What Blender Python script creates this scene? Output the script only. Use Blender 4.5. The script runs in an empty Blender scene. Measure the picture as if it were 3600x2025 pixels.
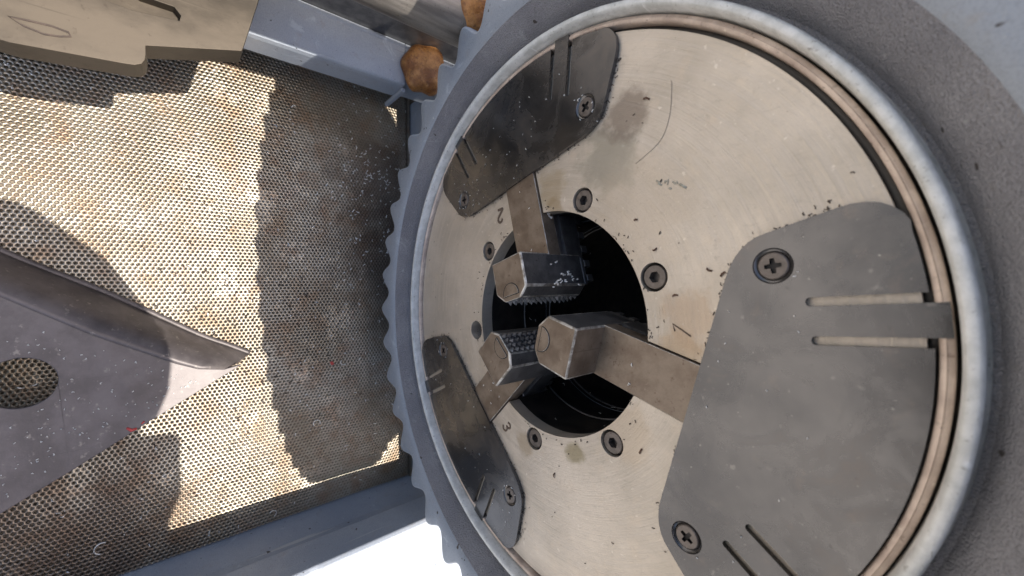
import bpy, bmesh, math, random
import numpy as np
from mathutils import Vector, Matrix, noise
from mathutils.geometry import tessellate_polygon

random.seed(7)
rng = np.random.default_rng(7)
U = 0.033                       # one working unit = the bore radius, 33 mm
R = math.radians
scene = bpy.context.scene

# ------------------------------------------------------------------ camera
CAM = Vector((-0.383, -2.528, 2.488))
RIGHT = Vector((0.00133, 0.76216, 0.64739))
UP = Vector((-0.99982, 0.01320, -0.01348))
BACK = Vector((-0.01882, -0.64725, 0.76204))
cd = bpy.data.cameras.new('camera')
cam = bpy.data.objects.new('camera', cd)
scene.collection.objects.link(cam)
m3 = Matrix((RIGHT, UP, BACK)).transposed()
cam.matrix_world = Matrix.Translation(CAM * U) @ m3.to_4x4()
cd.sensor_width = 36.0
cd.lens = 13.773
cd.clip_start = 0.002
cd.clip_end = 200.0
cd.dof.use_dof = True
cd.dof.focus_distance = 3.75 * U
cd.dof.aperture_fstop = 20.0
scene.camera = cam

# ------------------------------------------------------------------ sky, sun, exposure
SUN = Vector((0.125, 0.2065, 1.0)).normalized()          # towards the sun
world = bpy.data.worlds.new('World')
scene.world = world
world.use_nodes = True
wn = world.node_tree
wn.nodes.clear()
sky = wn.nodes.new('ShaderNodeTexSky')
sky.sky_type = 'NISHITA'
sky.sun_disc = False
sky.dust_density = 4.0
sky.sun_elevation = math.asin(SUN.z)
sky.sun_rotation = math.atan2(SUN.x, SUN.y)
bg = wn.nodes.new('ShaderNodeBackground')
bg.inputs[1].default_value = 0.13
wo = wn.nodes.new('ShaderNodeOutputWorld')
wn.links.new(sky.outputs[0], bg.inputs[0])
wn.links.new(bg.outputs[0], wo.inputs[0])
sd = bpy.data.lights.new('sun', 'SUN')
sd.energy = 4.2
sd.angle = R(0.35)
sd.color = (1.0, 0.94, 0.85)
sun = bpy.data.objects.new('sun', sd)
scene.collection.objects.link(sun)
sun.location = SUN * 3
sun.rotation_euler = SUN.to_track_quat('Z', 'Y').to_euler()
vs = scene.view_settings
vs.view_transform = 'Standard'
vs.look = 'None'
vs.exposure = 1.0
vs.gamma = 1.0
vs.use_curve_mapping = False


# ------------------------------------------------------------------ materials
class NT:
    def __init__(s, mat):
        s.t = mat.node_tree
        s.n = s.t.nodes
        s.bsdf = s.n['Principled BSDF']
        g = s.n.new('ShaderNodeNewGeometry')
        mp = s.n.new('ShaderNodeVectorMath'); mp.operation = 'SCALE'
        mp.inputs['Scale'].default_value = 1.0 / U
        s.t.links.new(g.outputs['Position'], mp.inputs[0])
        s.pos = mp.outputs[0]

    def link(s, a, b): s.t.links.new(a, b)

    def stretch(s, v):
        m = s.n.new('ShaderNodeVectorMath'); m.operation = 'MULTIPLY'
        m.inputs[1].default_value = v
        s.link(s.pos, m.inputs[0]); return m.outputs[0]

    def noise(s, scale, detail=4, rough=0.55, vec=None, dist=0.0):
        n = s.n.new('ShaderNodeTexNoise')
        n.inputs['Scale'].default_value = scale
        n.inputs['Detail'].default_value = detail
        n.inputs['Roughness'].default_value = rough
        n.inputs['Distortion'].default_value = dist
        s.link(vec if vec is not None else s.pos, n.inputs['Vector'])
        return n.outputs['Fac']

    def ramp(s, fac, a, b, lo=0.0, hi=1.0):
        r = s.n.new('ShaderNodeMapRange')
        r.inputs[1].default_value = a; r.inputs[2].default_value = b
        r.inputs[3].default_value = lo; r.inputs[4].default_value = hi
        r.interpolation_type = 'SMOOTHSTEP'
        s.link(fac, r.inputs[0]); return r.outputs[0]

    def mix(s, fac, a, b):
        m = s.n.new('ShaderNodeMix'); m.data_type = 'RGBA'
        for x, i in ((fac, 0), (a, 6), (b, 7)):
            if isinstance(x, (int, float)): m.inputs[i].default_value = x
            elif isinstance(x, tuple): m.inputs[i].default_value = (*x, 1.0)
            else: s.link(x, m.inputs[i])
        return m.outputs[2]

    def math(s, op, a, b=0.0):
        m = s.n.new('ShaderNodeMath'); m.operation = op
        for x, i in ((a, 0), (b, 1)):
            if isinstance(x, (int, float)): m.inputs[i].default_value = x
            else: s.link(x, m.inputs[i])
        return m.outputs[0]

    def stain(s, centre, rad, soft=0.5, nz=None):
        d = s.n.new('ShaderNodeVectorMath'); d.operation = 'DISTANCE'
        d.inputs[1].default_value = centre
        s.link(s.pos, d.inputs[0])
        v = d.outputs['Value']
        if nz is not None:
            v = s.math('ADD', v, s.math('MULTIPLY', s.math('SUBTRACT', nz, 0.5), rad * 1.6))
        return s.ramp(v, rad, rad * (1 - soft), 0.0, 1.0)

    def polar(s, kr, ka):
        sp = s.n.new('ShaderNodeSeparateXYZ'); s.link(s.pos, sp.inputs[0])
        r = s.math('SQRT', s.math('ADD', s.math('MULTIPLY', sp.outputs[0], sp.outputs[0]), s.math('MULTIPLY', sp.outputs[2], sp.outputs[2])))
        a = s.math('ARCTAN2', sp.outputs[0], sp.outputs[2])
        c = s.n.new('ShaderNodeCombineXYZ')
        s.link(s.math('MULTIPLY', r, kr), c.inputs[0]); s.link(s.math('MULTIPLY', a, ka), c.inputs[1])
        return c.outputs[0]

    def scratches(s, rot, scale, lo=.70, hi=.78):
        m = s.n.new('ShaderNodeMapping'); m.inputs['Rotation'].default_value = rot
        m.inputs['Scale'].default_value = (scale, scale * .035, scale)
        s.link(s.pos, m.inputs[0])
        return s.ramp(s.noise(1.0, 2, .5, vec=m.outputs[0]), lo, hi)

    def bump(s, h, strength, dist=0.02):
        b = s.n.new('ShaderNodeBump')
        b.inputs['Strength'].default_value = strength
        b.inputs['Distance'].default_value = dist * U
        s.link(h, b.inputs['Height'])
        s.link(b.outputs[0], s.bsdf.inputs['Normal'])

    def out(s, col=None, rough=None, metal=None, spec=None):
        for x, nm in ((col, 'Base Color'), (rough, 'Roughness'), (metal, 'Metallic'), (spec, 'Specular IOR Level')):
            if x is None: continue
            if isinstance(x, (int, float)): s.bsdf.inputs[nm].default_value = x
            elif isinstance(x, tuple): s.bsdf.inputs[nm].default_value = (*x, 1.0)
            else: s.link(x, s.bsdf.inputs[nm])


def newmat(name):
    m = bpy.data.materials.new(name)
    m.use_nodes = True
    return m, NT(m)


M = {}

# bare machined chuck face, warm grey, with oil stains
m, t = newmat('machined_face'); M['face'] = m
big = t.noise(1.3, 5, 0.6); mid = t.noise(6, 5, 0.65); fine = t.noise(38, 4, 0.7)
ring = t.noise(1.0, 4, .65, vec=t.polar(26, 1.6)); ring2 = t.noise(1.0, 3, .6, vec=t.polar(85, 3.5))
brush = t.noise(1.0, 3, .6, vec=t.stretch((46, 4, 10)))
col = t.mix(t.ramp(big, .30, .70), (0.43, 0.378, 0.315), (0.585, 0.515, 0.435))
col = t.mix(t.ramp(ring, .42, .72, 0, .5), col, (0.65, 0.58, 0.50))
col = t.mix(t.ramp(ring2, .55, .75, 0, .40), col, (0.37, 0.32, 0.26))
col = t.mix(t.ramp(mid, .50, .75, 0, .45), col, (0.58, 0.485, 0.38))
col = t.mix(t.ramp(t.noise(14, 5, .75), .56, .72, 0, .55), col, (0.36, 0.315, 0.26))
col = t.mix(t.ramp(brush, .55, .78, 0, .35), col, (0.36, 0.315, 0.26))
col = t.mix(t.ramp(fine, .64, .74, 0, .55), col, (0.22, 0.17, 0.125))
for rt, sc_ in (((0, .7, .4), 22), ((0, 2.1, 1.0), 17), ((.3, -.5, 2.0), 28)):
    col = t.mix(t.math('MULTIPLY', t.scratches(rt, sc_), .5), col, (0.74, 0.68, 0.60))
nz = t.noise(5, 4, .6)
for c, r_, cc, st in [((-1.33, 0, .66), .34, (0.25, 0.235, 0.19), .62), ((-1.6, 0, .8), .24, (0.19, 0.15, 0.12), .7),
                      ((1.08, 0, .33), .12, (0.24, 0.20, 0.11), .75), ((.16, 0, -1.10), .09, (0.14, 0.16, 0.06), .8),
                      ((-1.2, 0, .05), .2, (0.33, 0.25, 0.14), .5), ((-1.02, 0, .1), .12, (0.28, .2, .1), .5),
                      ((.1, 0, 1.22), .2, (0.40, 0.29, 0.18), .6), ((-.15, 0, 1.3), .25, (0.42, 0.30, 0.2), .5),
                      ((-1.35, 0, -.75), .22, (.22, .2, .17), .6), ((1.2, 0, -.3), .15, (.3, .22, .13), .5),
                      ((.75, 0, .8), .3, (.46, .37, .27), .5), ((-.9, 0, .9), .5, (.5, .42, .33), .35)]:
    f_ = t.math('MULTIPLY', t.stain(c, r_, .55, nz), st)
    col = t.mix(f_, col, cc)
t.out(col, t.ramp(ring, .3, .7, .38, .58), .55)
t.bump(t.math('ADD', fine, t.math('MULTIPLY', ring2, .8)), .28, .012)

# blue-grey machine enamel, dusty and speckled
def paint(name, a, b, rough, speck=.7, grain=0.0, scale=1.0):
    m, t = newmat(name)
    big = t.noise(1.1 * scale, 4, .6); fine = t.noise(26 * scale, 3, .7); grit = t.noise(60 * scale, 2, .5)
    col = t.mix(t.ramp(big, .3, .7), a, b)
    col = t.mix(t.ramp(t.noise(95 * scale, 2, .6), .40, .70, 0, .30 + grain * .5), col, tuple(c * .55 for c in a))
    col = t.mix(t.ramp(t.noise(9 * scale, 5, .7), .54, .76, 0, .45), col, (0.27, 0.245, 0.22))
    col = t.mix(t.ramp(t.noise(3.1, 5, .7, dist=1.2), .60, .68, 0, .35), col, tuple(min(1, c * 1.5) for c in b))
    col = t.mix(t.math('MULTIPLY', t.scratches((0.2, .5, .9), 16, .71, .77), .55), col, (0.52, 0.52, 0.51))
    col = t.mix(t.math('MULTIPLY', t.scratches((.9, .1, 2.2), 21, .71, .77), .45), col, (0.12, 0.105, 0.095))
    col = t.mix(t.ramp(fine, .66, .72, 0, speck), col, (0.07, 0.055, 0.045))
    col = t.mix(t.ramp(t.noise(11, 2, .4), .735, .755, 0, .9), col, (0.035, 0.025, 0.02))
    t.out(col, t.ramp(t.noise(4 * scale, 5, .7), .3, .7, rough - .06, rough + .2), 0.0, .4)
    t.bump(t.math('ADD', grit, t.math('MULTIPLY', fine, .7)), .2 + grain, .015 + grain * .04)
    M[name] = m
paint('wheel_paint', (0.245, 0.268, 0.302), (0.295, 0.317, 0.348), .42, .6)
paint('base_paint', (0.285, 0.315, 0.365), (0.345, 0.37, 0.41), .38, .6)
paint('worn_edge_highlight', (0.36, 0.38, 0.405), (0.50, 0.51, 0.52), .40, .7)  # lighter worn chamfers, with the edge highlight put into the paint colour
paint('rough_cast', (0.275, 0.268, 0.285), (0.375, 0.365, 0.38), .6, .5, .7, 1.7)

# bare worn rim metal
def metal(name, a, b, rough, met, stretch=(1, 1, 1), sc=8, dark=None, bump=.15):
    m, t = newmat(name)
    n1 = t.noise(sc, 5, .65, vec=t.stretch(stretch)); n2 = t.noise(sc * 5, 3, .7)
    col = t.mix(t.ramp(n1, .33, .68), a, b)
    if dark: col = t.mix(t.ramp(n2, .6, .74, 0, .75), col, dark)
    col = t.mix(t.math('MULTIPLY', t.scratches((.4, .6, .5), 14), .4), col, tuple(min(1, c * 1.7) for c in b))
    col = t.mix(t.math('MULTIPLY', t.scratches((1.2, .2, 2.0), 19), .4), col, tuple(c * .5 for c in a))
    t.out(col, t.ramp(n1, .3, .7, rough, rough + .14), met)
    t.bump(n2, bump, .01)
    M[name] = m
metal('rim_metal', (0.50, 0.50, 0.475), (0.68, 0.675, 0.65), .55, .12, dark=(.2, .18, .155), bump=.5)
metal('copper_ring', (0.44, 0.345, 0.285), (0.66, 0.545, 0.455), .45, .3, sc=5, dark=(.2, .14, .11), bump=.4)
metal('jaw_steel', (0.155, 0.118, 0.09), (0.255, 0.205, 0.16), .40, .6, sc=5, dark=(.09, .05, .033), bump=.3)
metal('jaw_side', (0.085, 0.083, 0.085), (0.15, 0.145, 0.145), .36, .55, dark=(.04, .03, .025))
metal('edge_steel', (0.20, 0.175, 0.15), (0.66, 0.64, 0.60), .36, .6, sc=12, dark=(.12, .09, .07))
metal('tooth_steel', (0.10, 0.098, 0.098), (0.30, 0.29, 0.28), .32, .7, sc=14, dark=(.04, .03, .025))
metal('screw_head', (0.11, 0.095, 0.085), (0.17, 0.145, 0.13), .38, .6, sc=20, dark=(.06, .035, .025))
metal('screw_recess', (0.012, 0.011, 0.011), (0.03, 0.024, 0.022), .5, .2)
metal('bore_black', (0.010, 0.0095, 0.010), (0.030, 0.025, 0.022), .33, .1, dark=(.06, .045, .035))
metal('rail_steel', (0.20, 0.18, 0.16), (0.33, 0.30, 0.265), .38, .65, stretch=(1, .12, 1), sc=10, dark=(.08, .055, .04))
metal('arm_steel', (0.050, 0.040, 0.029), (0.105, 0.085, 0.063), .5, .55, stretch=(1, .5, 1), sc=2.2, dark=(.05, .038, .028))
metal('plate_steel', (0.072, 0.062, 0.062), (0.140, 0.122, 0.120), .42, .3, sc=2.4, dark=(.25, .225, .20), bump=.3)
metal('chip_bright', (0.75, 0.73, 0.70), (0.9, 0.88, 0.84), .3, .6)
metal('chip_rust', (0.07, 0.035, 0.02), (0.13, 0.07, 0.045), .7, .1)
metal('grime', (0.035, 0.025, 0.02), (0.07, 0.05, 0.04), .8, 0.0)
metal('phone_black', (0.012, 0.012, 0.013), (0.02, 0.02, 0.022), .4, 0.0)

# black oxide cover sheets
m, t = newmat('cover_black'); M['cover'] = m
n1 = t.noise(1.2, 4, .6); n2 = t.noise(45, 3, .6); n3 = t.noise(7, 4, .6)
col = t.mix(t.ramp(n1, .35, .65), (0.098, 0.097, 0.100), (0.142, 0.138, 0.138))
col = t.mix(t.ramp(n3, .6, .8, 0, .4), col, (0.20, 0.17, 0.15))
col = t.mix(t.ramp(n2, .70, .74, 0, .5), col, (0.45, 0.44, 0.42))
col = t.mix(t.math('MULTIPLY', t.scratches((.3, .9, .5), 15), .35), col, (0.27, 0.26, 0.25))
col = t.mix(t.math('MULTIPLY', t.scratches((1.3, -.4, 1.5), 20), .35), col, (0.05, 0.05, 0.05))
col = t.mix(t.ramp(t.noise(2.6, 5, .7, dist=.8), .55, .68, 0, .30), col, (0.19, 0.165, 0.15))
t.out(col, t.ramp(t.noise(2.6, 5, .7, dist=.8), .35, .66, .17, .36), .9, .5)
t.bump(t.noise(.8, 2, .5), .35, .16)

# galvanised chip screen, oil- and rust-stained
m, t = newmat('screen_metal'); M['screen'] = m
n1 = t.noise(.75, 5, .62); n2 = t.noise(3.2, 5, .62); n3 = t.noise(28, 3, .7)
col = t.mix(t.ramp(n1, .36, .62), (0.295, 0.25, 0.19), (0.42, 0.38, 0.315))
col = t.mix(t.ramp(n2, .46, .70, 0, .5), col, (0.30, 0.175, 0.095))
col = t.mix(t.ramp(t.noise(7, 5, .7), .52, .70, 0, .45), col, (0.27, 0.165, 0.10))
col = t.mix(t.ramp(t.noise(1.6, 5, .7, dist=.8), .58, .74, 0, .35), col, (0.27, 0.145, 0.11))
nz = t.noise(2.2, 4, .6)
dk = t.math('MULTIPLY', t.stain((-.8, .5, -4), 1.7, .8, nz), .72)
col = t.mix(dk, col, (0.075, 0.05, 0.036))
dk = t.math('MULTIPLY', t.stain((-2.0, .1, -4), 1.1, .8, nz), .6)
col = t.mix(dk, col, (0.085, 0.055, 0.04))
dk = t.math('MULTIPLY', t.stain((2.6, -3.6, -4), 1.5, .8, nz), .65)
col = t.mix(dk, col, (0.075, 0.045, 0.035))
col = t.mix(t.ramp(n3, .62, .74, 0, .6), col, (0.16, 0.12, 0.09))
t.out(col, t.ramp(n2, .3, .7, .33, .47), .78)
t.bump(n3, .15, .01)

m, t = newmat('oily_pan'); M['pan'] = m
col = t.mix(t.ramp(t.noise(2, 4), .35, .65), (0.15, 0.12, 0.085), (0.25, 0.205, 0.15))
t.out(col, .4, 0.0)

# amber rusty bolts
m, t = newmat('amber_rust'); M['rust'] = m
n1 = t.noise(6, 5, .65); n2 = t.noise(22, 4, .7)
col = t.mix(t.ramp(n1, .35, .65), (0.24, 0.085, 0.018), (0.46, 0.21, 0.06))
col = t.mix(t.ramp(n2, .5, .68, 0, .7), col, (0.14, 0.055, 0.02))
t.out(col, t.ramp(n2, .3, .7, .25, .5), .15, .6)
t.bump(n2, .5, .03)

m, t = newmat('red_paint'); M['red'] = m
t.out((0.42, 0.045, 0.04), .5, 0)
m, t = newmat('green_ink'); M['ink'] = m
t.out((0.36, 0.345, 0.29), .6, .3)
m, t = newmat('stamp_rust'); M['stamp'] = m
t.out(t.mix(t.noise(20), (0.09, 0.06, 0.04), (0.15, 0.105, 0.075)), .8, 0)
m, t = newmat('scribe_dark'); M['scribe'] = m
t.out((0.33, 0.285, 0.235), .6, .3)
m, t = newmat('concrete'); M['ground'] = m
t.out(t.mix(t.noise(1.5), (0.36, 0.345, 0.32), (0.46, 0.44, 0.41)), .9, 0)


# ------------------------------------------------------------------ mesh helpers (working units)
C = scene.collection


def thing(name, loc, label=None, cat=None, kind=None, group=None):
    o = bpy.data.objects.new(name, None)
    o.empty_display_size = 0.01
    C.objects.link(o)
    o.location = Vector(loc) * U
    tag(o, label, cat, kind, group)
    return o


def tag(o, label=None, cat=None, kind=None, group=None):
    if label: o['label'] = label
    if cat: o['category'] = cat
    if kind: o['kind'] = kind
    if group: o['group'] = group
    return o


def mesh(name, verts, faces, mats, smooth=False, fmat=None):
    me = bpy.data.meshes.new(name)
    me.from_pydata([Vector(v) * U for v in verts], [], faces)
    for mm in (mats if isinstance(mats, (list, tuple)) else [mats]):
        me.materials.append(M[mm])
    if fmat: me.polygons.foreach_set('material_index', fmat)
    bm = bmesh.new(); bm.from_mesh(me)
    bmesh.ops.recalc_face_normals(bm, faces=bm.faces)
    bm.to_mesh(me); bm.free()
    if smooth:
        for p in me.polygons: p.use_smooth = True
    me.update()
    return me


def obj(name, me, parent=None, loc=(0, 0, 0), rot=(0, 0, 0)):
    o = bpy.data.objects.new(name, me)
    C.objects.link(o)
    if parent: o.parent = parent
    o.location = Vector(loc) * U
    o.rotation_euler = rot
    return o


def bevel(o, w, seg=2, ang=35, mat=-1):
    b = o.modifiers.new('bevel', 'BEVEL')
    b.width = w * U; b.segments = seg; b.limit_method = 'ANGLE'; b.angle_limit = R(ang)
    b.material = mat
    b.harden_normals = False
    return o


def autosmooth(me, ang=35):
    me.polygons.foreach_set('use_smooth', [True] * len(me.polygons))
    try: me.set_sharp_from_angle(angle=R(ang))
    except Exception: pass
    return me


def extrude_poly(outer, holes, f0, f1, walls=True, back=True):
    """outer/holes: 2-D loops (a, b); f0, f1 map (a, b) -> 3-D for the front and back sheet."""
    loops = [outer] + holes
    flat = [p for l in loops for p in l]
    tris = tessellate_polygon([[Vector((p[0], p[1], 0)) for p in l] for l in loops])
    n = len(flat)
    v = [f0(*p) for p in flat] + [f1(*p) for p in flat]
    f = [tuple(q) for q in tris]
    if back: f += [tuple(i + n for i in reversed(q)) for q in tris]
    if walls:
        s = 0
        for l in loops:
            k = len(l)
            for i in range(k):
                a, b = s + i, s + (i + 1) % k
                f.append((a, b, b + n, a + n))
            s += k
    return v, f


def lathe_y(profile, seg, rad=None, close=False):
    """profile: (r, y); axis is world Y; angle 0 = up (z), towards +x. rad(i, ang, r) may change r."""
    v, f = [], []
    np_ = len(profile)
    for s in range(seg):
        a = 2 * math.pi * s / seg
        for i, (r, y) in enumerate(profile):
            rr = rad(i, a, r) if rad else r
            v.append((rr * math.sin(a), y, rr * math.cos(a)))
    last = np_ if close else np_ - 1
    for s in range(seg):
        s2 = (s + 1) % seg
        for i in range(last):
            j = (i + 1) % np_
            f.append((s * np_ + i, s * np_ + j, s2 * np_ + j, s2 * np_ + i))
    return v, f


def circle(cx, cy, r, n, a0=0.0):
    return [(cx + r * math.cos(a0 + 2 * math.pi * i / n), cy + r * math.sin(a0 + 2 * math.pi * i / n)) for i in range(n)]


def box(x0, x1, y0, y1, z0, z1):
    v = [(x, y, z) for x in (x0, x1) for y in (y0, y1) for z in (z0, z1)]
    f = [(0, 1, 3, 2), (4, 6, 7, 5), (0, 4, 5, 1), (2, 3, 7, 6), (0, 2, 6, 4), (1, 5, 7, 3)]
    return v, f


def join(*vf):
    V, F = [], []
    for v, f in vf:
        o = len(V); V += v; F += [tuple(i + o for i in q) for q in f]
    return V, F


def tube(path, r, n=6, closed=False):
    pts = [Vector(p) for p in path]
    V, F = [], []
    k = len(pts)
    for i, p in enumerate(pts):
        a = pts[(i - 1) % k] if (closed or i > 0) else p
        b = pts[(i + 1) % k] if (closed or i < k - 1) else p
        d = (b - a).normalized()
        u = d.orthogonal().normalized() if i == 0 else (u - d * u.dot(d)).normalized()
        w = d.cross(u)
        rr = r[i] if isinstance(r, (list, tuple)) else r
        for j in range(n):
            t_ = 2 * math.pi * j / n
            V.append(tuple(p + (u * math.cos(t_) + w * math.sin(t_)) * rr))
    for i in range(k if closed else k - 1):
        for j in range(n):
            a, b = i * n + j, i * n + (j + 1) % n
            c, d = ((i + 1) % k) * n + (j + 1) % n, ((i + 1) % k) * n + j
            F.append((a, b, c, d))
    if not closed:
        F.append(tuple(range(n - 1, -1, -1)))
        F.append(tuple((k - 1) * n + j for j in range(n)))
    return V, F


# ------------------------------------------------------------------ ground
v, f = box(-900, 900, -900, 900, -5.32, -5.30)
tag(obj('ground', mesh('ground', v, f, 'ground')), kind='structure')

# ------------------------------------------------------------------ machine base
TZ = -4.0
base = thing('machine_base', (0, 1.0, -5.29), 'blue-grey painted steel base whose ledges flank the perforated chip screen', 'machine base')
B0 = Vector((0, 1.0, -5.29))


def bpart(name, vf, mat, bv=0.0, parent=base, org=B0, seg=3):
    v, f = vf
    o = obj(name, mesh(name, [Vector(p) - org for p in v], f, mat), parent)
    if bv: bevel(o, bv, seg)
    return o


def prof_y(poly, y0, y1):
    return extrude_poly(poly, [], lambda a, b: (a, y0, b), lambda a, b: (a, y1, b))


# pan under the screen and outer box
bpart('drip_pan', box(-3.69, 3.14, -6.4, 4.6, -5.28, TZ - .07), 'pan')
# ledge on the +x side (lower edge of the photo)
lx = [(2.93, -2.95), (2.93, -2.42), (2.97, -2.38), (3.57, -2.38), (3.62, -2.43), (3.62, -5.2), (3.55, -5.2), (3.55, -2.47), (3.00, -2.47), (3.00, -2.95)]
bpart('side_ledge', prof_y(lx, -6.3, 4.5), 'base_paint', .015)
bpart('inner_wall', prof_y([(3.10, -4.05), (3.13, -3.90), (3.22, -3.55), (3.34, -2.7), (3.40, -2.7), (3.28, -3.55), (3.17, -4.05)], -6.3, 4.5), 'base_paint', .01)
# outer step beyond the ledge
bpart('outer_step', prof_y([(3.66, -2.62), (4.9, -2.75), (4.9, -5.2), (3.66, -5.2)], -6.3, 4.5), 'base_paint', .03)
# ledge on the -x side (upper edge of the photo)
lx = [(-3.17, -3.22), (-3.17, -2.90), (-3.18, -2.84), (-3.20, -2.815), (-3.24, -2.82), (-3.70, -2.815), (-3.735, -2.795), (-3.77, -2.81), (-3.77, -5.2),
      (-3.74, -5.2), (-3.74, -2.89), (-3.25, -2.89), (-3.23, -2.92), (-3.23, -3.22)]
bpart('side_ledge', prof_y(lx, -6.3, -.02), 'base_paint', .012)
lx2 = [(-3.24, -3.3), (-3.24, -2.85), (-3.27, -2.82), (-3.70, -2.817), (-3.735, -2.797), (-3.77, -2.812), (-3.77, -5.2), (-3.74, -5.2), (-3.74, -2.89), (-3.30, -2.89), (-3.30, -3.3)]
bpart('side_ledge', prof_y(lx2, -.018, 4.5), 'base_paint', .012)
bpart('shade_wall', box(-3.92, -3.775, -6.3, 4.5, -5.2, -2.2), 'jaw_side', .02)  # added dark wall, stands in for the shaded gap between ledge and rail
bpart('end_tab', box(-3.17, -3.11, -.05, .01, -3.5, -2.88), 'base_paint', .012)
bpart('outer_step', prof_y([(-3.93, -3.1), (-6.2, -3.2), (-6.2, -5.2), (-3.93, -5.2)], -6.3, 4.5), 'arm_steel', .03)
# front wall under the wheel and headstock carrying the chuck
bpart('cross_wall', box(-3.5, 3.0, .62, .78, -4.4, -2.75), 'base_paint', .02)
hs = [(-2.1, -5.2), (-2.1, .9), (-1.5, 1.7), (-.6, 2.05), (.6, 2.05), (1.5, 1.7), (2.1, .9), (2.1, -5.2)]
bpart('headstock', extrude_poly(hs, [circle(0, 0, 1.06, 48)], lambda a, b: (a, 1.3, b), lambda a, b: (a, 4.4, b)), 'base_paint', .03)


def rusty_bolt(loc, r, tilt, par=base, org=B0):
    n = 36
    prof = [(0.0, .40), (.45, .40), (.66, .385), (.80, .34), (.92, .24), (.99, .10), (1.0, -.05), (.97, -.30)]
    V, F = [], []
    for s in range(n):
        a = 2 * math.pi * s / n
        for i, (q, h) in enumerate(prof):
            hexr = 1.0 + .05 * math.cos(6 * a) * (1 if i > 2 else .3)
            w = 1 + .10 * noise.noise(Vector((math.cos(a) * 1.7 + loc[0], math.sin(a) * 1.7, i * .35)))
            V.append((q * r * hexr * w * math.cos(a), q * r * hexr * w * math.sin(a), h * r * w))
    k = len(prof)
    for s in range(n):
        for i in range(k - 1):
            F.append((s * k + i, s * k + i + 1, ((s + 1) % n) * k + i + 1, ((s + 1) % n) * k + i))
    me = mesh('rusty_bolt', V, F, 'rust', True)
    o = obj('rusty_bolt', me, par, Vector(loc) - org, tilt)
    return o


rusty_bolt((-3.45, .22, -2.70), .33, (.35, -.12, .4))

# ------------------------------------------------------------------ perforated chip screen
P = 0.0507
scr = thing('chip_screen', (0, -2, TZ), 'perforated stained steel chip screen lying between the two ledges', 'chip screen')
x0, x1, y0, y1 = -3.68, 3.10, -4.7, .56
row = P * math.sqrt(3) / 2
nx = int((x1 - x0) / row); ny = int((y1 - y0) / P)
ii, jj = np.meshgrid(np.arange(nx), np.arange(ny), indexing='ij')
cx = (x0 + row * (ii + .5)).ravel()
cy = (y0 + P * (jj + .5 + .5 * (ii % 2))).ravel()
K = 12
ang = np.arange(K) * 2 * np.pi / K
# hexagon cell with flat-to-flat spacing P along y: corners at angles 0, 60 ... from +x
Rh = P / math.sqrt(3)
hexr = np.where(np.arange(K) % 2 == 0, Rh, P / 2)
hr = P * (.268 + .03 * (rng.random(len(cx)) - .5))
clog = np.array([noise.noise(Vector((a * 2.2, b * 2.2, 3.0))) + .5 * noise.noise(Vector((a * 9, b * 9, 1.0))) for a, b in zip(cx, cy)])
hr = np.where((clog > .42) & (rng.random(len(cx)) < .6), P * .10, hr)
hr = np.where(rng.random(len(cx)) < .012, P * .08, hr)
ox = cx[:, None] + hexr * np.cos(ang); oy = cy[:, None] + hexr * np.sin(ang)
ix = cx[:, None] + hr[:, None] * np.cos(ang); iy = cy[:, None] + hr[:, None] * np.sin(ang)


def warp(x, y):
    return TZ + .016 * np.sin(1.7 * x + .4) * np.cos(1.3 * y + 1.1) + .009 * np.sin(4.1 * x - 2.3 * y) * np.cos(2.7 * y + x)


N = len(cx)
vv = np.empty((N, 3 * K, 3))
vv[:, :K, 0], vv[:, :K, 1], vv[:, :K, 2] = ox, oy, warp(ox, oy)
vv[:, K:2 * K, 0], vv[:, K:2 * K, 1], vv[:, K:2 * K, 2] = ix, iy, warp(ix, iy) - .0015
vv[:, 2 * K:, 0], vv[:, 2 * K:, 1], vv[:, 2 * K:, 2] = ix, iy, warp(ix, iy) - .016
k = np.arange(K); kn = (k + 1) % K
q = np.concatenate([np.stack([k, kn, kn + K, k + K], 1), np.stack([k + K, kn + K, kn + 2 * K, k + 2 * K], 1)])
quads = (q[None] + (np.arange(N) * 3 * K)[:, None, None]).reshape(-1, 4)
me = bpy.data.meshes.new('perforated_sheet')
vv = (vv.reshape(-1, 3) - np.array([0, -2, TZ])) * U
me.vertices.add(len(vv)); me.vertices.foreach_set('co', vv.ravel())
me.loops.add(quads.size); me.loops.foreach_set('vertex_index', quads.ravel())
me.polygons.add(len(quads))
me.polygons.foreach_set('loop_start', np.arange(len(quads)) * 4)
me.polygons.foreach_set('loop_total', np.full(len(quads), 4))
me.update(calc_edges=True)
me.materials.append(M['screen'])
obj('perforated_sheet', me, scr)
v, f = join(box(-3.69, 3.105, .56, .60, TZ - .05, TZ + .03), box(-3.70, -3.68, -4.7, .6, TZ - .05, TZ + .03))
obj('border_strip', mesh('border_strip', [Vector(p) - Vector((0, -2, TZ)) for p in v], f, 'screen'), scr)

# ------------------------------------------------------------------ guide rail
RC = Vector((-3.27, -1.0, -1.20))
rail = thing('guide_rail', RC, 'round bare steel guide rail running past the wheel above the ledge', 'rail')
pr_ = [(.0, -4.9), (.25, -4.9), (.28, -4.86), (.28, 4.9), (.25, 4.94), (0, 4.94)]
v, f = lathe_y(pr_, 64)
obj('bar', autosmooth(mesh('bar', v, f, 'rail_steel')), rail)
v, f = join(box(-.2, .2, -4.4, -3.6, -1.6, -.1))
obj('foot', mesh('foot', v, f, 'base_paint'), rail)

rusty_bolt((-3.28, -.04, -.93), .28, (.5, .35, 1.0), rail, RC)

# ------------------------------------------------------------------ chuck
chuck = thing('pipe_chuck', (0, 0, 0), 'round three-jaw pipe chuck with scalloped grey handwheel and black cover plates', 'chuck')

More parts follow.
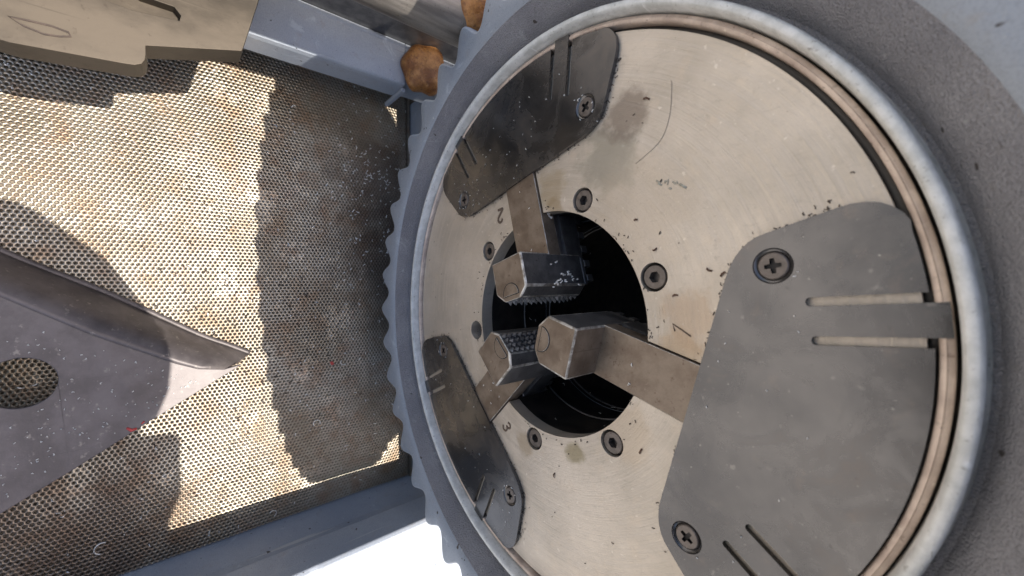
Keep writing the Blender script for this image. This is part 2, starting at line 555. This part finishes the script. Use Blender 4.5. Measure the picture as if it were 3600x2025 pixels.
NS = 40
def scal(a):
    w = .5 + .5 * math.cos(NS * a + .35)
    return 2.965 + .24 * w ** 1.1


def wheel_rad(i, a, r):
    if r >= 3.0:
        return r - 3.0 + scal(a) - .0
    if r > 2.88:
        return r
    return r
wp = [(2.462, .10), (2.464, -.085), (2.474, -.108), (2.482, -.113), (2.506, -.113), (2.516, -.107), (2.526, -.085), (2.531, .03), (2.546, .065), (2.572, .06),
      (2.595, .01), (2.65, -.095), (2.72, -.165), (2.775, -.215), (2.81, -.236), (2.85, -.246), (2.88, -.249),
      (3.0 - .048, -.249), (3.0 - .028, -.243), (3.0 - .010, -.226), (3.0, -.195), (3.0, .65), (3.0 - .04, .70), (2.6, .71), (2.3, .71)]
# entries just below 3.0 must follow the scallops too
def wheel_rad(i, a, r):
    if i >= 17 and i <= 22: return r - 3.0 + scal(a)
    if i == 16: return .6 * 2.87 + .4 * (scal(a) - .10)
    return r
seg = NS * 18
v, f = lathe_y(wp, seg, wheel_rad)
npf = len(wp) - 1
fm = []
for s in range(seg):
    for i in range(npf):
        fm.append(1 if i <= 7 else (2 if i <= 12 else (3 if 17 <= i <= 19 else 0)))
me = mesh('handwheel', v, f, ['wheel_paint', 'rim_metal', 'rough_cast', 'worn_edge_highlight'], True, fm)
try: me.set_sharp_from_angle(angle=R(50))
except Exception: pass
hw = obj('handwheel', me, chuck)
hw['label'] = 'blue-grey painted handwheel with scalloped edge and bare rim'

v, f = lathe_y([(2.3, .712), (2.83, .712), (2.88, .76), (2.88, .95), (2.83, 1.0), (1.0, 1.0)], 120)  # unseen drum added behind the wheel to cast shade on the screen
obj('shade_drum', autosmooth(mesh('shade_drum', v, f, 'wheel_paint')), chuck)
# groove floor behind the rings
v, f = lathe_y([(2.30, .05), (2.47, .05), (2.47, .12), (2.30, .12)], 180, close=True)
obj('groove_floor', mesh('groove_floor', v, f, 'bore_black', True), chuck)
v, f = lathe_y([(2.398, .06), (2.398, -.02), (2.404, -.030), (2.420, -.034), (2.424, -.026), (2.442, -.022), (2.448, -.012), (2.448, .06)], 240)
obj('retaining_ring', autosmooth(mesh('retaining_ring', v, f, 'copper_ring'), 50), chuck)

PH = [R(15), R(135), R(255)]
FR = 2.362
# face plate outline: bore with three slots, counterbores for the socket screws
inner = []
hw_ = .214
a_sl = math.asin(hw_ / 1.0)
for kx in range(3):
    a = PH[kx]
    e = Vector((math.sin(a), math.cos(a))); tt = Vector((math.cos(a), -math.sin(a)))
    # slot: enter at -t side, run out to r=1.75, return on +t side
    for (r_, t_) in ((math.cos(a_sl), -hw_), (1.75, -hw_), (1.75, hw_), (math.cos(a_sl), hw_)):
        p = e * r_ + tt * t_; inner.append((p.x, p.y))
    a_s = a + a_sl; a_e = PH[kx] + 2 * math.pi / 3 - a_sl
    for s in range(1, 28):
        aa = a_s + (a_e - a_s) * s / 28
        inner.append((math.sin(aa), math.cos(aa)))
outer = [(FR * math.sin(2 * math.pi * s / 200), FR * math.cos(2 * math.pi * s / 200)) for s in range(200)]
socks = []
for kx in range(3):
    for sg in (-1, 1):
        a = PH[kx] + sg * R(36.3)
        socks.append((1.118 * math.sin(a), 1.118 * math.cos(a), a))
holes = [inner] + [circle(x, z, .103, 28) for (x, z, a) in socks]
v, f = extrude_poly(outer, holes, lambda a, b: (a, 0.0, b), lambda a, b: (a, .14, b))
fp = obj('face_plate', mesh('face_plate', v, f, 'face'), chuck)
bevel(fp, .012, 2, 50)
# counterbore cups
cup = mesh('counterbore', *lathe_y([(.1035, .02), (.1035, .17), (0.0, .17)], 28), 'screw_recess', True)
for (x, z, a) in socks:
    obj('counterbore', cup, chuck, (x, 0, z))

# bore: short bright lip, black tube behind, two glossy rings deep inside
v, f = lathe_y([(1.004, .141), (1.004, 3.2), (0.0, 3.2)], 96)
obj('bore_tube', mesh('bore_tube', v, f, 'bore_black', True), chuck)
for yy in (.62, 1.05):
    v, f = tube([(.985 * math.sin(2 * math.pi * s / 90), yy, .985 * math.cos(2 * math.pi * s / 90)) for s in range(90)], .011, 6, True)
    obj('bore_ring', mesh('bore_ring', v, f, 'jaw_side', True), chuck)

# socket head screws
def hexloop(r, a0=0): return circle(0, 0, r, 6, a0)
hd_o = circle(0, 0, .080, 36)
v1, f1 = extrude_poly(hd_o, [hexloop(.043)], lambda a, b: (a, .012, b), lambda a, b: (a, .10, b))
hv = [(*p,) for p in hexloop(.043)]
v2 = [(a, .075, b) for a, b in hexloop(.0432)] ; f2 = [tuple(range(6))]
v3, f3 = lathe_y([(.080, .012), (.086, .018), (.088, .03), (.088, .12)], 36)
v, f = join((v1, f1), (v2, f2), (v3, f3))
sock_me = mesh('socket_screw', v, f, 'screw_head')
autosmooth(sock_me, 40)
for i, (x, z, a) in enumerate(socks):
    if i == 3:      # this one is missing: an empty oily hole
        continue
    obj('socket_screw', sock_me, chuck, (x, 0, z), (0, .4 + i * .9, 0))

# cover plates -------------------------------------------------------------
def tabpt(L, rho, s):
    c, n = math.cos(R(20)), math.sin(R(20))
    return (s * (rho * n + L * c), rho * c - L * n)


def half(s):
    pts = [(s * .45, 1.375), (s * .80, 1.375), (s * .86, 1.380), (s * .915, 1.393), (s * .965, 1.412), (s * 1.01, 1.440), (s * 1.045, 1.472), (s * 1.07, 1.508),
           (s * 1.12, 1.585), (s * 1.19, 1.695), (s * 1.25, 1.79), (s * 1.272, 1.832), (s * 1.287, 1.885), (s * 1.290, 1.935), (s * 1.278, 1.982), (s * 1.255, 2.025), (s * 1.225, 2.057)]
    a = 29.6
    ro = 2.387
    while a > 23.6:
        pts.append((s * ro * math.sin(R(a)), ro * math.cos(R(a)))); a -= 1.5
    ox_ = math.sqrt(ro ** 2 - .123 ** 2)
    pts.append(tabpt(.123, ox_, s))
    pts += [tabpt(.123, 1.955, s), tabpt(.116, 1.943, s), tabpt(.100, 1.938, s), tabpt(.084, 1.943, s), tabpt(.077, 1.955, s)]
    pts += [tabpt(.077, 2.443, s), tabpt(-.077, 2.443, s)]
    pts += [tabpt(-.077, 1.965, s), tabpt(-.084, 1.953, s), tabpt(-.100, 1.948, s), tabpt(-.116, 1.953, s), tabpt(-.123, 1.965, s), tabpt(-.123, ox_, s)]
    a = 15.5
    while a > .5:
        pts.append((s * ro * math.sin(R(a)), ro * math.cos(R(a)))); a -= 1.8
    return pts


hp = half(1); hm = half(-1)
cov_out = [(0, 1.375)] + hp + [(0, 2.387)] + hm[::-1]
SC = [(.905, 1.592), (-.905, 1.592)]
v, f = extrude_poly(cov_out, [circle(x, z, .099, 32) for x, z in SC], lambda a, b: (a, -.040, b), lambda a, b: (a, -.003, b))
cov_me = mesh('cover_plate', v, f, ['cover', 'jaw_side'])
# countersunk Phillips screw
cross = []
aw, al = .011, .042
for q_ in range(4):
    c_, s_ = math.cos(q_ * math.pi / 2), math.sin(q_ * math.pi / 2)
    for (px, pz) in ((aw, aw), (al, aw * .8), (al, -aw * .8)):
        pass
cr = [(al, aw), (aw * 1.25, aw * 1.25), (aw, al), (-aw, al), (-aw * 1.25, aw * 1.25), (-al, aw), (-al, -aw), (-aw * 1.25, -aw * 1.25), (-aw, -al), (aw, -al), (aw * 1.25, -aw * 1.25), (al, -aw)]
v1, f1 = extrude_poly(circle(0, 0, .068, 36), [cr], lambda a, b: (a, -.046, b), lambda a, b: (a, -.016, b), back=False)
# dome rim of the head
v2, f2 = lathe_y([(.068, -.046), (.0735, -.043), (.077, -.036), (.0785, -.022)], 36)
v5 = [(a, -.0215, b) for a, b in cr]
vj, fj = join((v1, f1), (v2, f2), (v5, [tuple(range(12))]))
n_fl = [0] * (len(fj) - 1) + [1]
for q_ in range(len(f1)):            # walls of the cross
    if len(f1[q_]) == 4 and min(f1[q_]) >= 36 and all(((i_ % 48) >= 36) for i_ in f1[q_]): n_fl[q_] = 1
phil_me = autosmooth(mesh('screw', vj, fj, ['screw_head', 'screw_recess'], False, n_fl), 40)
v4, f4 = lathe_y([(.0988, -.0515), (.0975, -.044), (.086, -.036), (.0795, -.035), (.0790, -.0180), (.0, -.0175)], 36)
sink_me = mesh('countersink', v4, f4, 'cover', True)
cover_labels = ['upper black cover plate, greyed by sky reflection', 'black cover plate beside the stamped 3', 'black cover plate beside the stamped 2']
for kx in range(3):
    co = obj('cover_plate', cov_me, chuck, (0, 0, 0), (0, PH[kx], 0))
    co['label'] = cover_labels[kx]
    bevel(co, .007, 2, 50, 1)
    for j, (x, z) in enumerate(SC):
        obj('countersink', sink_me, co, (x, .0105, z))
        obj('screw', phil_me, co, (x, .0105, z), (0, .35 + j * .8 + kx * 1.1, 0))

# jaws ---------------------------------------------------------------------
HWJ = .203
def prism(poly, y0, y1):      # poly in (t, r)
    return extrude_poly(poly, [], lambda a, b: (a, y0, b), lambda a, b: (a, y1, b))


head_poly = [(-HWJ, .62), (HWJ, .62), (HWJ, .325), (.105, .245), (-.105, .245), (-HWJ, .325)]
jaw_slide = mesh('jaw_slide', *join(prism([(-HWJ, 1.72), (HWJ, 1.72), (HWJ, .60), (-HWJ, .60)], -.022, .135)), ['jaw_steel', 'edge_steel'])
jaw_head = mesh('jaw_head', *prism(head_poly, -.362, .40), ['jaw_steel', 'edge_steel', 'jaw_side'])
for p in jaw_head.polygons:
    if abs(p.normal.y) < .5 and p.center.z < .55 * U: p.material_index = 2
web = join(prism([(-.165, 1.7), (.165, 1.7), (.165, .60), (-.165, .60)], .136, .215),
           prism([(-.199, 1.7), (.199, 1.7), (.199, .60), (-.199, .60)], .216, .45),
           prism([(-.199, .598), (.199, .598), (.199, .33), (-.199, .33)], .402, .45))
zz = .36
while zz < 1.65:
    web = join(web, prism([(-.199, zz + .07), (.199, zz + .07), (.199, zz), (-.199, zz)], .451, .54)); zz += .145
jaw_rack = mesh('jaw_rack', *web, ['jaw_side', 'edge_steel'])

# serrated insert: D-shaped end on the front, pyramid teeth on the gripping face
V, F = [], []
d_poly = [(.098 * math.cos(math.pi * s / 20), .292 + .098 * math.sin(math.pi * s / 20)) for s in range(21)]
vd, fd = prism(d_poly, -.3675, -.30)
ins_me = mesh('insert', vd, fd, ['jaw_steel', 'edge_steel'])
seam = mesh('insert_seam', *tube([(x, -.3625, z) for x, z in [(.103 * math.cos(math.pi * s / 20), .289 + .104 * math.sin(math.pi * s / 20)) for s in range(21)]], .0052, 5, True), 'screw_recess')
TV, TF = [], []
nt, ny_ = 4, 12
tw, ty = .200 / nt, .74 / ny_
for i in range(nt):
    for j in range(ny_):
        xc = -.10 + tw * (i + .5); yc = -.352 + ty * (j + .5)
        o_ = len(TV)
        TV += [(xc - tw / 2, yc, .2445), (xc, yc - ty / 2, .2445), (xc + tw / 2, yc, .2445), (xc, yc + ty / 2, .2445), (xc, yc, .208)]
        TF += [(o_, o_ + 1, o_ + 4), (o_ + 1, o_ + 2, o_ + 4), (o_ + 2, o_ + 3, o_ + 4), (o_ + 3, o_, o_ + 4)]
TV += [(-.103, -.355, .2452), (.103, -.355, .2452), (.103, .395, .2452), (-.103, .395, .2452)]
TF.append(tuple(range(len(TV) - 4, len(TV))))
for i_ in range(nt * ny_):
    x_, y_, z_ = TV[i_ * 5 + 4]; TV[i_ * 5 + 4] = (x_ + random.uniform(-.004, .004), y_ + random.uniform(-.005, .005), z_ + random.choice([0, .002, .004, .014]))
teeth_me = mesh('teeth', TV, TF, 'tooth_steel')
dr = [0.0, -.005, -.022]
for kx in range(3):
    off = (dr[kx] * math.sin(PH[kx]), 0, dr[kx] * math.cos(PH[kx]))
    j = obj('jaw', jaw_slide, chuck, off, (0, PH[kx], 0))
    j['label'] = ['brown steel jaw on the upper side of the bore', 'brown steel jaw beside the stamped 3', 'brown steel jaw beside the stamped 2'][kx]
    bevel(j, .006, 2, 40, 1)
    h_ = bevel(obj('jaw_head', jaw_head, j), .015, 2, 30, 1)
    bevel(obj('rack', jaw_rack, j), .006, 1, 40)
    bevel(obj('insert', ins_me, j), .004, 1, 40, 1)
    obj('insert_seam', seam, j)
    obj('teeth', teeth_me, j)

# stamped numbers ------------------------------------------------------------
def stroke(points, w, name, mat, y=-.0025):
    """flat stamped stroke lying on the chuck face"""
    v, f = tube([(x, y, z) for x, z in points], w, 6)
    v = [(a, y + (b - y) * .25, c) for a, b, c in v]
    return obj(name, mesh(name, v, f, mat, True), chuck)


def glyph(pts, kx, size, closed=False):
    # glyph space (gx, gy) -> jaw frame (t, r) -> face; digit-up points 135 degrees back from the jaw
    a = PH[kx]; up = a - R(165)
    e = Vector((math.sin(a), math.cos(a))); tt = Vector((math.cos(a), -math.sin(a)))
    c = e * 1.188 + tt * -.375
    gu = Vector((math.sin(up), math.cos(up))); gr = Vector((-gu.y, gu.x))   # seen from -y, +x is to the viewer's right when z is up
    gr = Vector((math.cos(up), -math.sin(up)))
    return [tuple(c + (gr * px + gu * py) * size) for px, py in pts]


def smoothpts(p, n=6):
    out = []
    for i in range(len(p) - 1):
        p0 = Vector(p[max(i - 1, 0)]); p1 = Vector(p[i]); p2 = Vector(p[i + 1]); p3 = Vector(p[min(i + 2, len(p) - 1)])
        for s in range(n):
            t_ = s / n
            out.append(tuple(.5 * ((2 * p1) + (p2 - p0) * t_ + (2 * p0 - 5 * p1 + 4 * p2 - p3) * t_ ** 2 + (3 * p1 - p0 - 3 * p2 + p3) * t_ ** 3)))
    out.append(p[-1]); return out


two = [(-.45, .45), (-.3, .8), (.1, .95), (.45, .7), (.4, .25), (0, -.25), (-.5, -.9), (0, -.88), (.55, -.82)]
three = [(-.45, .65), (-.1, .95), (.38, .75), (.35, .3), (-.05, .08), (.4, -.1), (.5, -.55), (.1, -.93), (-.45, -.7)]
one = [(-.45, .45), (0, .95), (.02, 0), (0, -.95)]
stroke(glyph(smoothpts(two), 2, .072), .014, 'stamped_two', 'stamp')
stroke(glyph(smoothpts(three), 1, .066), .011, 'stamped_three', 'stamp')
stroke(glyph(one, 0, .075), .006, 'stamped_one', 'stamp')

# scribed arc and faint ink marks
stroke(smoothpts([(-1.72, 1.16), (-1.687, 1.165), (-1.493, 1.152), (-1.339, 1.082), (-1.227, .898)], 8), .0022, 'scribe_line', 'scribe')
for p, w in [([(-1.075, 1.058), (-1.05, 1.085), (-1.075, 1.10), (-1.048, 1.07), (-1.035, 1.10)], .007), ([(-1.062, 1.125), (-1.045, 1.118), (-1.063, 1.145), (-1.03, 1.14)], .006), ([(-1.005, 1.15), (-.998, 1.168)], .007),
             ([(-1.045, 1.175), (-1.025, 1.195), (-1.04, 1.205), (-1.022, 1.21)], .006), ([(-1.02, 1.222), (-.985, 1.27)], .008)]:
    stroke(p, w, 'ink_mark', 'ink')

# ------------------------------------------------------------------ loose sheet plate with the round hole
ZP = -3.4
PO = Vector((.6, -3.2, TZ))
plate = thing('sheet_bracket', PO, 'grey sheet-metal bracket with a round hole and a bent flange pointing across the screen', 'bracket')
fold = [(-1.05, -4.9), (-.245, -3.806), (.174, -3.217), (.562, -2.563), (.655, -2.366), (.702, -2.12)]
low = [(.672, -1.955), (.70, -1.98), (1.172, -2.793), (1.542, -3.389), (1.805, -3.839), (2.45, -4.9)]
poly = fold + low
hc, hrad = (.593, -3.70), .24
v, f = extrude_poly(poly, [circle(hc[0], hc[1], hrad, 48)], lambda a, b: (a, b, ZP - .10 * max(0, (b + 2.8))), lambda a, b: (a, b, ZP - .055 - .10 * max(0, (b + 2.8))))
po = obj('web', mesh('web', [Vector(p) - PO for p in v], f, 'plate_steel'), plate)
bevel(po, .012, 2, 50)
# bent flange falling from the fold line to the screen
outr = [(-1.45, -4.95), (-.699, -3.918), (-.229, -3.133), (.30, -2.35), (.46, -2.06), (.609, -1.80)]
V, F = [], []
nf = 9
for i in range(len(fold)):
    a = Vector((fold[i][0], fold[i][1], ZP - .10 * max(0, fold[i][1] + 2.8) - .002)); b = Vector((outr[i][0], outr[i][1], TZ + .03))
    for s in range(nf):
        t_ = s / (nf - 1)
        p = a.lerp(b, t_)
        p.z += .14 * math.sin(math.pi * t_) * (1 if i < 5 else .5)       # rolled, convex bend
        V.append(p)
for i in range(len(fold) - 1):
    for s in range(nf - 1):
        F.append((i * nf + s, i * nf + s + 1, (i + 1) * nf + s + 1, (i + 1) * nf + s))
fo = obj('flange', mesh('flange', [p - PO for p in V], F, 'plate_steel', True), plate)
so = fo.modifiers.new('solid', 'SOLIDIFY'); so.thickness = .045 * U; so.offset = -1
# raised lip along the outer edge
lip = [Vector((x, y, TZ + .045)) for x, y in outr]
v, f = tube(smoothpts([tuple(p - PO) for p in lip], 5), .035, 8)
obj('rolled_lip', mesh('rolled_lip', v, f, 'plate_steel', True), plate)

# red paint smear and grit on the bracket
def smear(pts, w):
    v, f = tube([Vector((x, y, ZP + .002)) - PO for x, y in pts], w, 6)
    zc = ZP + .002 - PO.z
    v = [(a, b, zc + (c - zc) * .25) for a, b, c in v]
    o = obj('paint_smear', mesh('paint_smear', v, f, 'red', True), plate)
    o['label'] = 'faint red paint smear at the bracket edge'
smear([(1.20, -2.98), (1.235, -2.945), (1.225, -2.90)], [.012, .020, .010])
smear([(1.16, -2.84), (1.185, -2.865)], [.010, .006])

# ------------------------------------------------------------------ cast steel arm, upper left
ZA = -2.0
AO = Vector((-2.6, -3.0, ZA - .3))
arm = thing('steel_arm', AO, 'brown bare steel arm with rounded tab reaching over the screen', 'steel arm')
ap = [(-2.182, -4.6), (-2.12, -3.70), (-2.093, -3.434), (-2.150, -2.85), (-2.160, -2.785), (-2.185, -2.742), (-2.225, -2.722), (-2.275, -2.716), (-2.345, -2.716),
      (-2.549, -2.051), (-2.60, -2.035), (-3.279, -1.86), (-3.9, -1.72), (-4.3, -2.9), (-4.3, -4.6)]
rec = [(-2.86, -2.95), (-2.745, -2.75), (-2.745, -2.53), (-2.69, -2.486), (-2.64, -2.497), (-2.60, -2.797), (-2.62, -2.99), (-2.72, -3.05)]
v, f = extrude_poly(ap, [rec], lambda a, b: (a, b, ZA), lambda a, b: (a, b, ZA - .26))
ao = obj('arm_body', mesh('arm_body', [Vector(p) - AO for p in v], f, 'arm_steel'), arm)
bevel(ao, .03, 3, 40)
v, f = extrude_poly([(a + .0, b) for a, b in rec], [], lambda a, b: (a, b, ZA - .10), lambda a, b: (a, b, ZA - .25))
obj('recess_floor', mesh('recess_floor', [Vector(p) - AO for p in v], f, 'arm_steel'), arm)
ell = [(-2.274, -3.431), (-2.283, -3.343), (-2.29, -3.229), (-2.277, -3.146), (-2.251, -3.134), (-2.229, -3.191), (-2.215, -3.269), (-2.235, -3.363)]
v, f = tube([Vector((x, y, ZA + .001)) - AO for x, y in ell], .008, 5, True)
obj('slot_outline', mesh('slot_outline', v, f, 'grime', True), arm)
# the arm hangs from a post beside the rail
v, f = box(-4.25, -3.85, -4.4, -3.4, -5.28, ZA - .262)
obj('post', mesh('post', [Vector(p) - AO for p in v], f, 'arm_steel'), arm)

# ------------------------------------------------------------------ unseen phone slab behind the lens, outline shaped to cast shade
ph = thing('phone_shade_slab', CAM + BACK * .02, 'unseen black phone-like slab shaped to cast shade on the chip screen', 'phone')
def pm(a, b, c): return RIGHT * a + UP * b + BACK * c
outl = [(-.55, .06), (.20, .0), (.42, -.10), (.80, -.36), (1.22, -.64), (1.52, -.98), (1.76, -1.28), (1.92, -1.52), (1.955, -1.8), (1.92, -2.12), (1.74, -2.42), (1.70, -2.62), (1.70, -4.5), (-.55, -4.5)]
v, f = extrude_poly(outl, [], lambda a, b: pm(a, b, .03), lambda a, b: pm(a, b, .30))
bevel(obj('body', mesh('body', v, f, 'phone_black'), ph), .05, 3, 30)
flap = [(1.72, -2.90), (1.80, -2.84), (2.28, -2.93), (2.36, -3.0), (2.37, -3.7), (2.2, -3.98), (2.15, -4.5), (1.72, -4.5)]  # invented flap, extends the cast shade in a step
v, f = extrude_poly(flap, [], lambda a, b: pm(a, b, .10), lambda a, b: pm(a, b, .20))
bevel(obj('shade_flap', mesh('shade_flap', v, f, 'phone_black'), ph), .03, 2, 30)

# ------------------------------------------------------------------ swarf
def curl(r, turn, n=14, rise=.12):
    return [(r * (1 - .25 * s / n) * math.cos(turn * s / n), r * (1 - .25 * s / n) * math.sin(turn * s / n), rise * r * s / n) for s in range(n + 1)]


def shaving(loc, path, w, rot, label, mat='chip_bright'):
    v, f = tube(path, w, 5)
    o = obj('metal_shaving', mesh('metal_shaving', v, f, mat, True), None, loc, rot)
    return tag(o, label, 'metal shaving', None, 'curled shavings on the screen')


zt = TZ + .03
shaving((1.79, -.96, zt), curl(.055, 4.2), .006, (0, 0, 1.2), 'hook-shaped bright shaving on the shaded screen right of the bracket tip')
shaving((2.70, -3.25, zt), curl(.07, 3.6), .007, (0, 0, 2.6), 'largest curled shaving on the dark screen below the sheet bracket')
shaving((2.95, -1.55, zt), curl(.05, 4.0), .006, (0, 0, .3), 'curled shaving on the screen next to the lower ledge')
shaving((.91, -.55, zt), curl(.05, 3.0), .006, (0, 0, 4.0), 'small curled shaving beside the red paint flake')
shaving((-3.2, -.55, -.84), curl(.045, 3.2), .006, (0, .3, 1.0), 'tiny curled shaving lying on the guide rail')
v, f = box(-.03, .03, -.022, .022, -.006, .008)
v = [(a + .012 * math.sin(9 * b + 40 * c), b + .01 * math.cos(30 * a), c) for a, b, c in v]
fl = bevel(obj('paint_flake', mesh('paint_flake', v, f, 'red'), None, (.905, -.73, TZ + .02), (0, 0, .5)), .006, 1)
tag(fl, 'small red paint flake on the shaded screen', 'paint flake')


def chips(name, spots, mat, kind='stuff', label=None, parent=None, cat=None):
    """spots: (origin, normal, length, width, angle)"""
    V, F = [], []
    for (o, n, l, w, a) in spots:
        n = Vector(n).normalized(); u = n.orthogonal().normalized(); w_ = n.cross(u)
        d = u * math.cos(a) + w_ * math.sin(a); s = n.cross(d)
        o = Vector(o) + n * (w * .3)
        b = random.uniform(-.35, .35)
        p0 = o - d * l * .5; p1 = o + s * l * b + n * w * .6; p2 = o + d * l * .5
        for pa, pb in ((p0, p1), (p1, p2)):
            k_ = len(V)
            V += [pa + s * w * .5, pa - s * w * .5, pb - s * w * .5, pb + s * w * .5, (pa + pb) / 2 + n * w * .55]
            F += [(k_, k_ + 1, k_ + 4), (k_ + 1, k_ + 2, k_ + 4), (k_ + 2, k_ + 3, k_ + 4), (k_ + 3, k_, k_ + 4)]
    o = obj(name, mesh(name, V, F, mat), parent)
    return tag(o, label, cat, kind)


sp = []
for i in range(420):       # bright grit over the screen
    x = random.uniform(-3.4, 3.0); y = random.uniform(-3.9, .4)
    sp.append(((x, y, TZ + .014), (random.uniform(-.3, .3), random.uniform(-.3, .3), 1), random.uniform(.012, .05), random.uniform(.007, .014), random.uniform(0, 6.28)))
for i in range(130):
    x = random.gauss(-2.0, .7); y = random.gauss(-.1, .4)
    sp.append(((x, y, TZ + .014), (0, 0, 1), random.uniform(.02, .06), random.uniform(.008, .015), random.uniform(0, 6.28)))
chips('steel_grit', sp, 'chip_bright', label='fine bright steel grit scattered over the screen', cat='steel grit')
sp = []
for i in range(220):
    x = random.gauss(.4, .9); y = random.gauss(-1.9, .6)
    sp.append(((x, y, TZ + .014), (0, 0, 1), random.uniform(.015, .045), random.uniform(.008, .018), random.uniform(0, 6.28)))
chips('oil_grit', sp, 'grime', label='dark oily grit scattered over the sunlit screen', cat='oily grit')


def on_cover(kx, t_, r_, y):
    a = PH[kx]
    return (r_ * math.sin(a) + t_ * math.cos(a), y, r_ * math.cos(a) - t_ * math.sin(a))


sp = []
for i in range(80):       # flecks on the covers and jaws
    kx = random.choice([1, 2, 2, 2, 0])
    t_ = random.uniform(-1.1, 1.1); r_ = random.uniform(1.40, 2.1)
    if abs(t_) > .85 and r_ > 1.9: continue
    sp.append((on_cover(kx, t_, r_, -.041), (0, -1, 0), random.uniform(.006, .018), random.uniform(.004, .007), random.uniform(0, 6.28)))
for kx in range(3):
    for sx, sz in SC:
        if kx == 0: continue
        for i in range(6):
            a = random.uniform(0, 6.28)
            sp.append((on_cover(kx, sx + .1 * math.cos(a), sz + .1 * math.sin(a), -.042), (0, -1, 0), random.uniform(.010, .022), .006, random.uniform(0, 6.28)))
for i in range(16):
    kx = random.choice([0, 1, 2])
    sp.append((on_cover(kx, random.uniform(-.18, .18), random.uniform(.68, 1.3), -.025), (0, -1, 0), random.uniform(.01, .03), .008, random.uniform(0, 6.28)))
for i in range(26):        # swarf packed against the side of the jaw beside the 2
    r_, yy = random.choice([(.97, .05), (.36, .10), (.40, .2), (.33, .28), (.5, .02), (.30, .0)])
    sp.append((on_cover(2, .208, r_ + random.uniform(-.04, .04), yy + random.uniform(-.05, .05)), (random.uniform(-.5, .5), -1, .3), random.uniform(.012, .045), random.uniform(.008, .018), random.uniform(0, 6.28)))
for i in range(60):
    a = R(random.uniform(60, 330)); yy = random.uniform(.2, 1.6)
    sp.append(((.995 * math.sin(a), yy, .995 * math.cos(a)), (-math.sin(a), 0, -math.cos(a)), random.uniform(.012, .05), random.uniform(.005, .012), random.uniform(0, 6.28)))
chips('swarf_flecks', sp, 'chip_bright', parent=chuck)
sp = []
for (t0, r0, t1, r1) in [(-.87, 1.372, .87, 1.372), (.96, 1.408, 1.25, 1.785), (-.96, 1.408, -1.25, 1.785)]:
    for kx in range(3):
        for i in range(55):
            s = random.random(); t_ = t0 + (t1 - t0) * s; r_ = r0 + (r1 - r0) * s
            nx_ = random.expovariate(60)
            sp.append((on_cover(kx, t_ + (nx_ * .8 if t1 > 1 else -nx_ * .8 if t1 < -1 else 0), r_ - nx_ * .6, -.001), (0, -1, 0), random.uniform(.008, .028), random.uniform(.003, .007), random.uniform(0, 6.28)))
for i in range(120):       # grime at the bore edge
    a = random.uniform(0, 6.28); r_ = 1.01 + random.expovariate(22)
    if any(abs((a - p + math.pi) % (2 * math.pi) - math.pi) < .24 for p in PH): continue
    sp.append(((r_ * math.sin(a), -.001, r_ * math.cos(a)), (0, -1, 0), random.uniform(.008, .03), random.uniform(.004, .009), random.uniform(0, 6.28)))
for i in range(45):
    a = random.uniform(0, 6.28); r_ = random.uniform(1.2, 2.3)
    sp.append(((r_ * math.sin(a), -.001, r_ * math.cos(a)), (0, -1, 0), random.uniform(.008, .026), random.uniform(.004, .008), random.uniform(0, 6.28)))
chips('grime_flecks', sp, 'grime', parent=chuck)
sp = []
for x, z, l, a in [(-.60, 1.05, .045, 1.2), (-.28, 1.2, .05, 1.0), (-.45, 1.42, .05, .3), (-.42, 1.5, .05, 1.6), (.85, .95, .06, 1.9), (-.82, .90, .04, .8), (1.35, .1, .06, 2.2), (-1.66, .98, .07, .4), (1.75, -.7, .06, 1.0)]:
    sp.append(((x, -.001, z), (0, -1, 0), l * .8, .013, a))
chips('rust_flakes', sp, 'chip_rust', parent=chuck)

# tan grit lying on the bracket
sp = []
for i in range(170):
    y = random.uniform(-3.85, -2.35); lo_ = -.2 + (y + 3.8) * .62 + .12; hi_ = 1.80 - (y + 3.84) * .60 - .1
    if lo_ > hi_: continue
    x = random.uniform(lo_, hi_) if random.random() < .5 else random.gauss(1.15, .3)
    if not lo_ < x < hi_ or math.hypot(x - hc[0], y - hc[1]) < hrad + .03: continue
    sp.append((Vector((x, y, ZP + .001 - .10 * max(0, y + 2.8))) - PO, (0, 0, 1), random.uniform(.006, .022), random.uniform(.005, .012), random.uniform(0, 6.28)))
chips('plate_grit', sp, 'rim_metal', parent=plate)
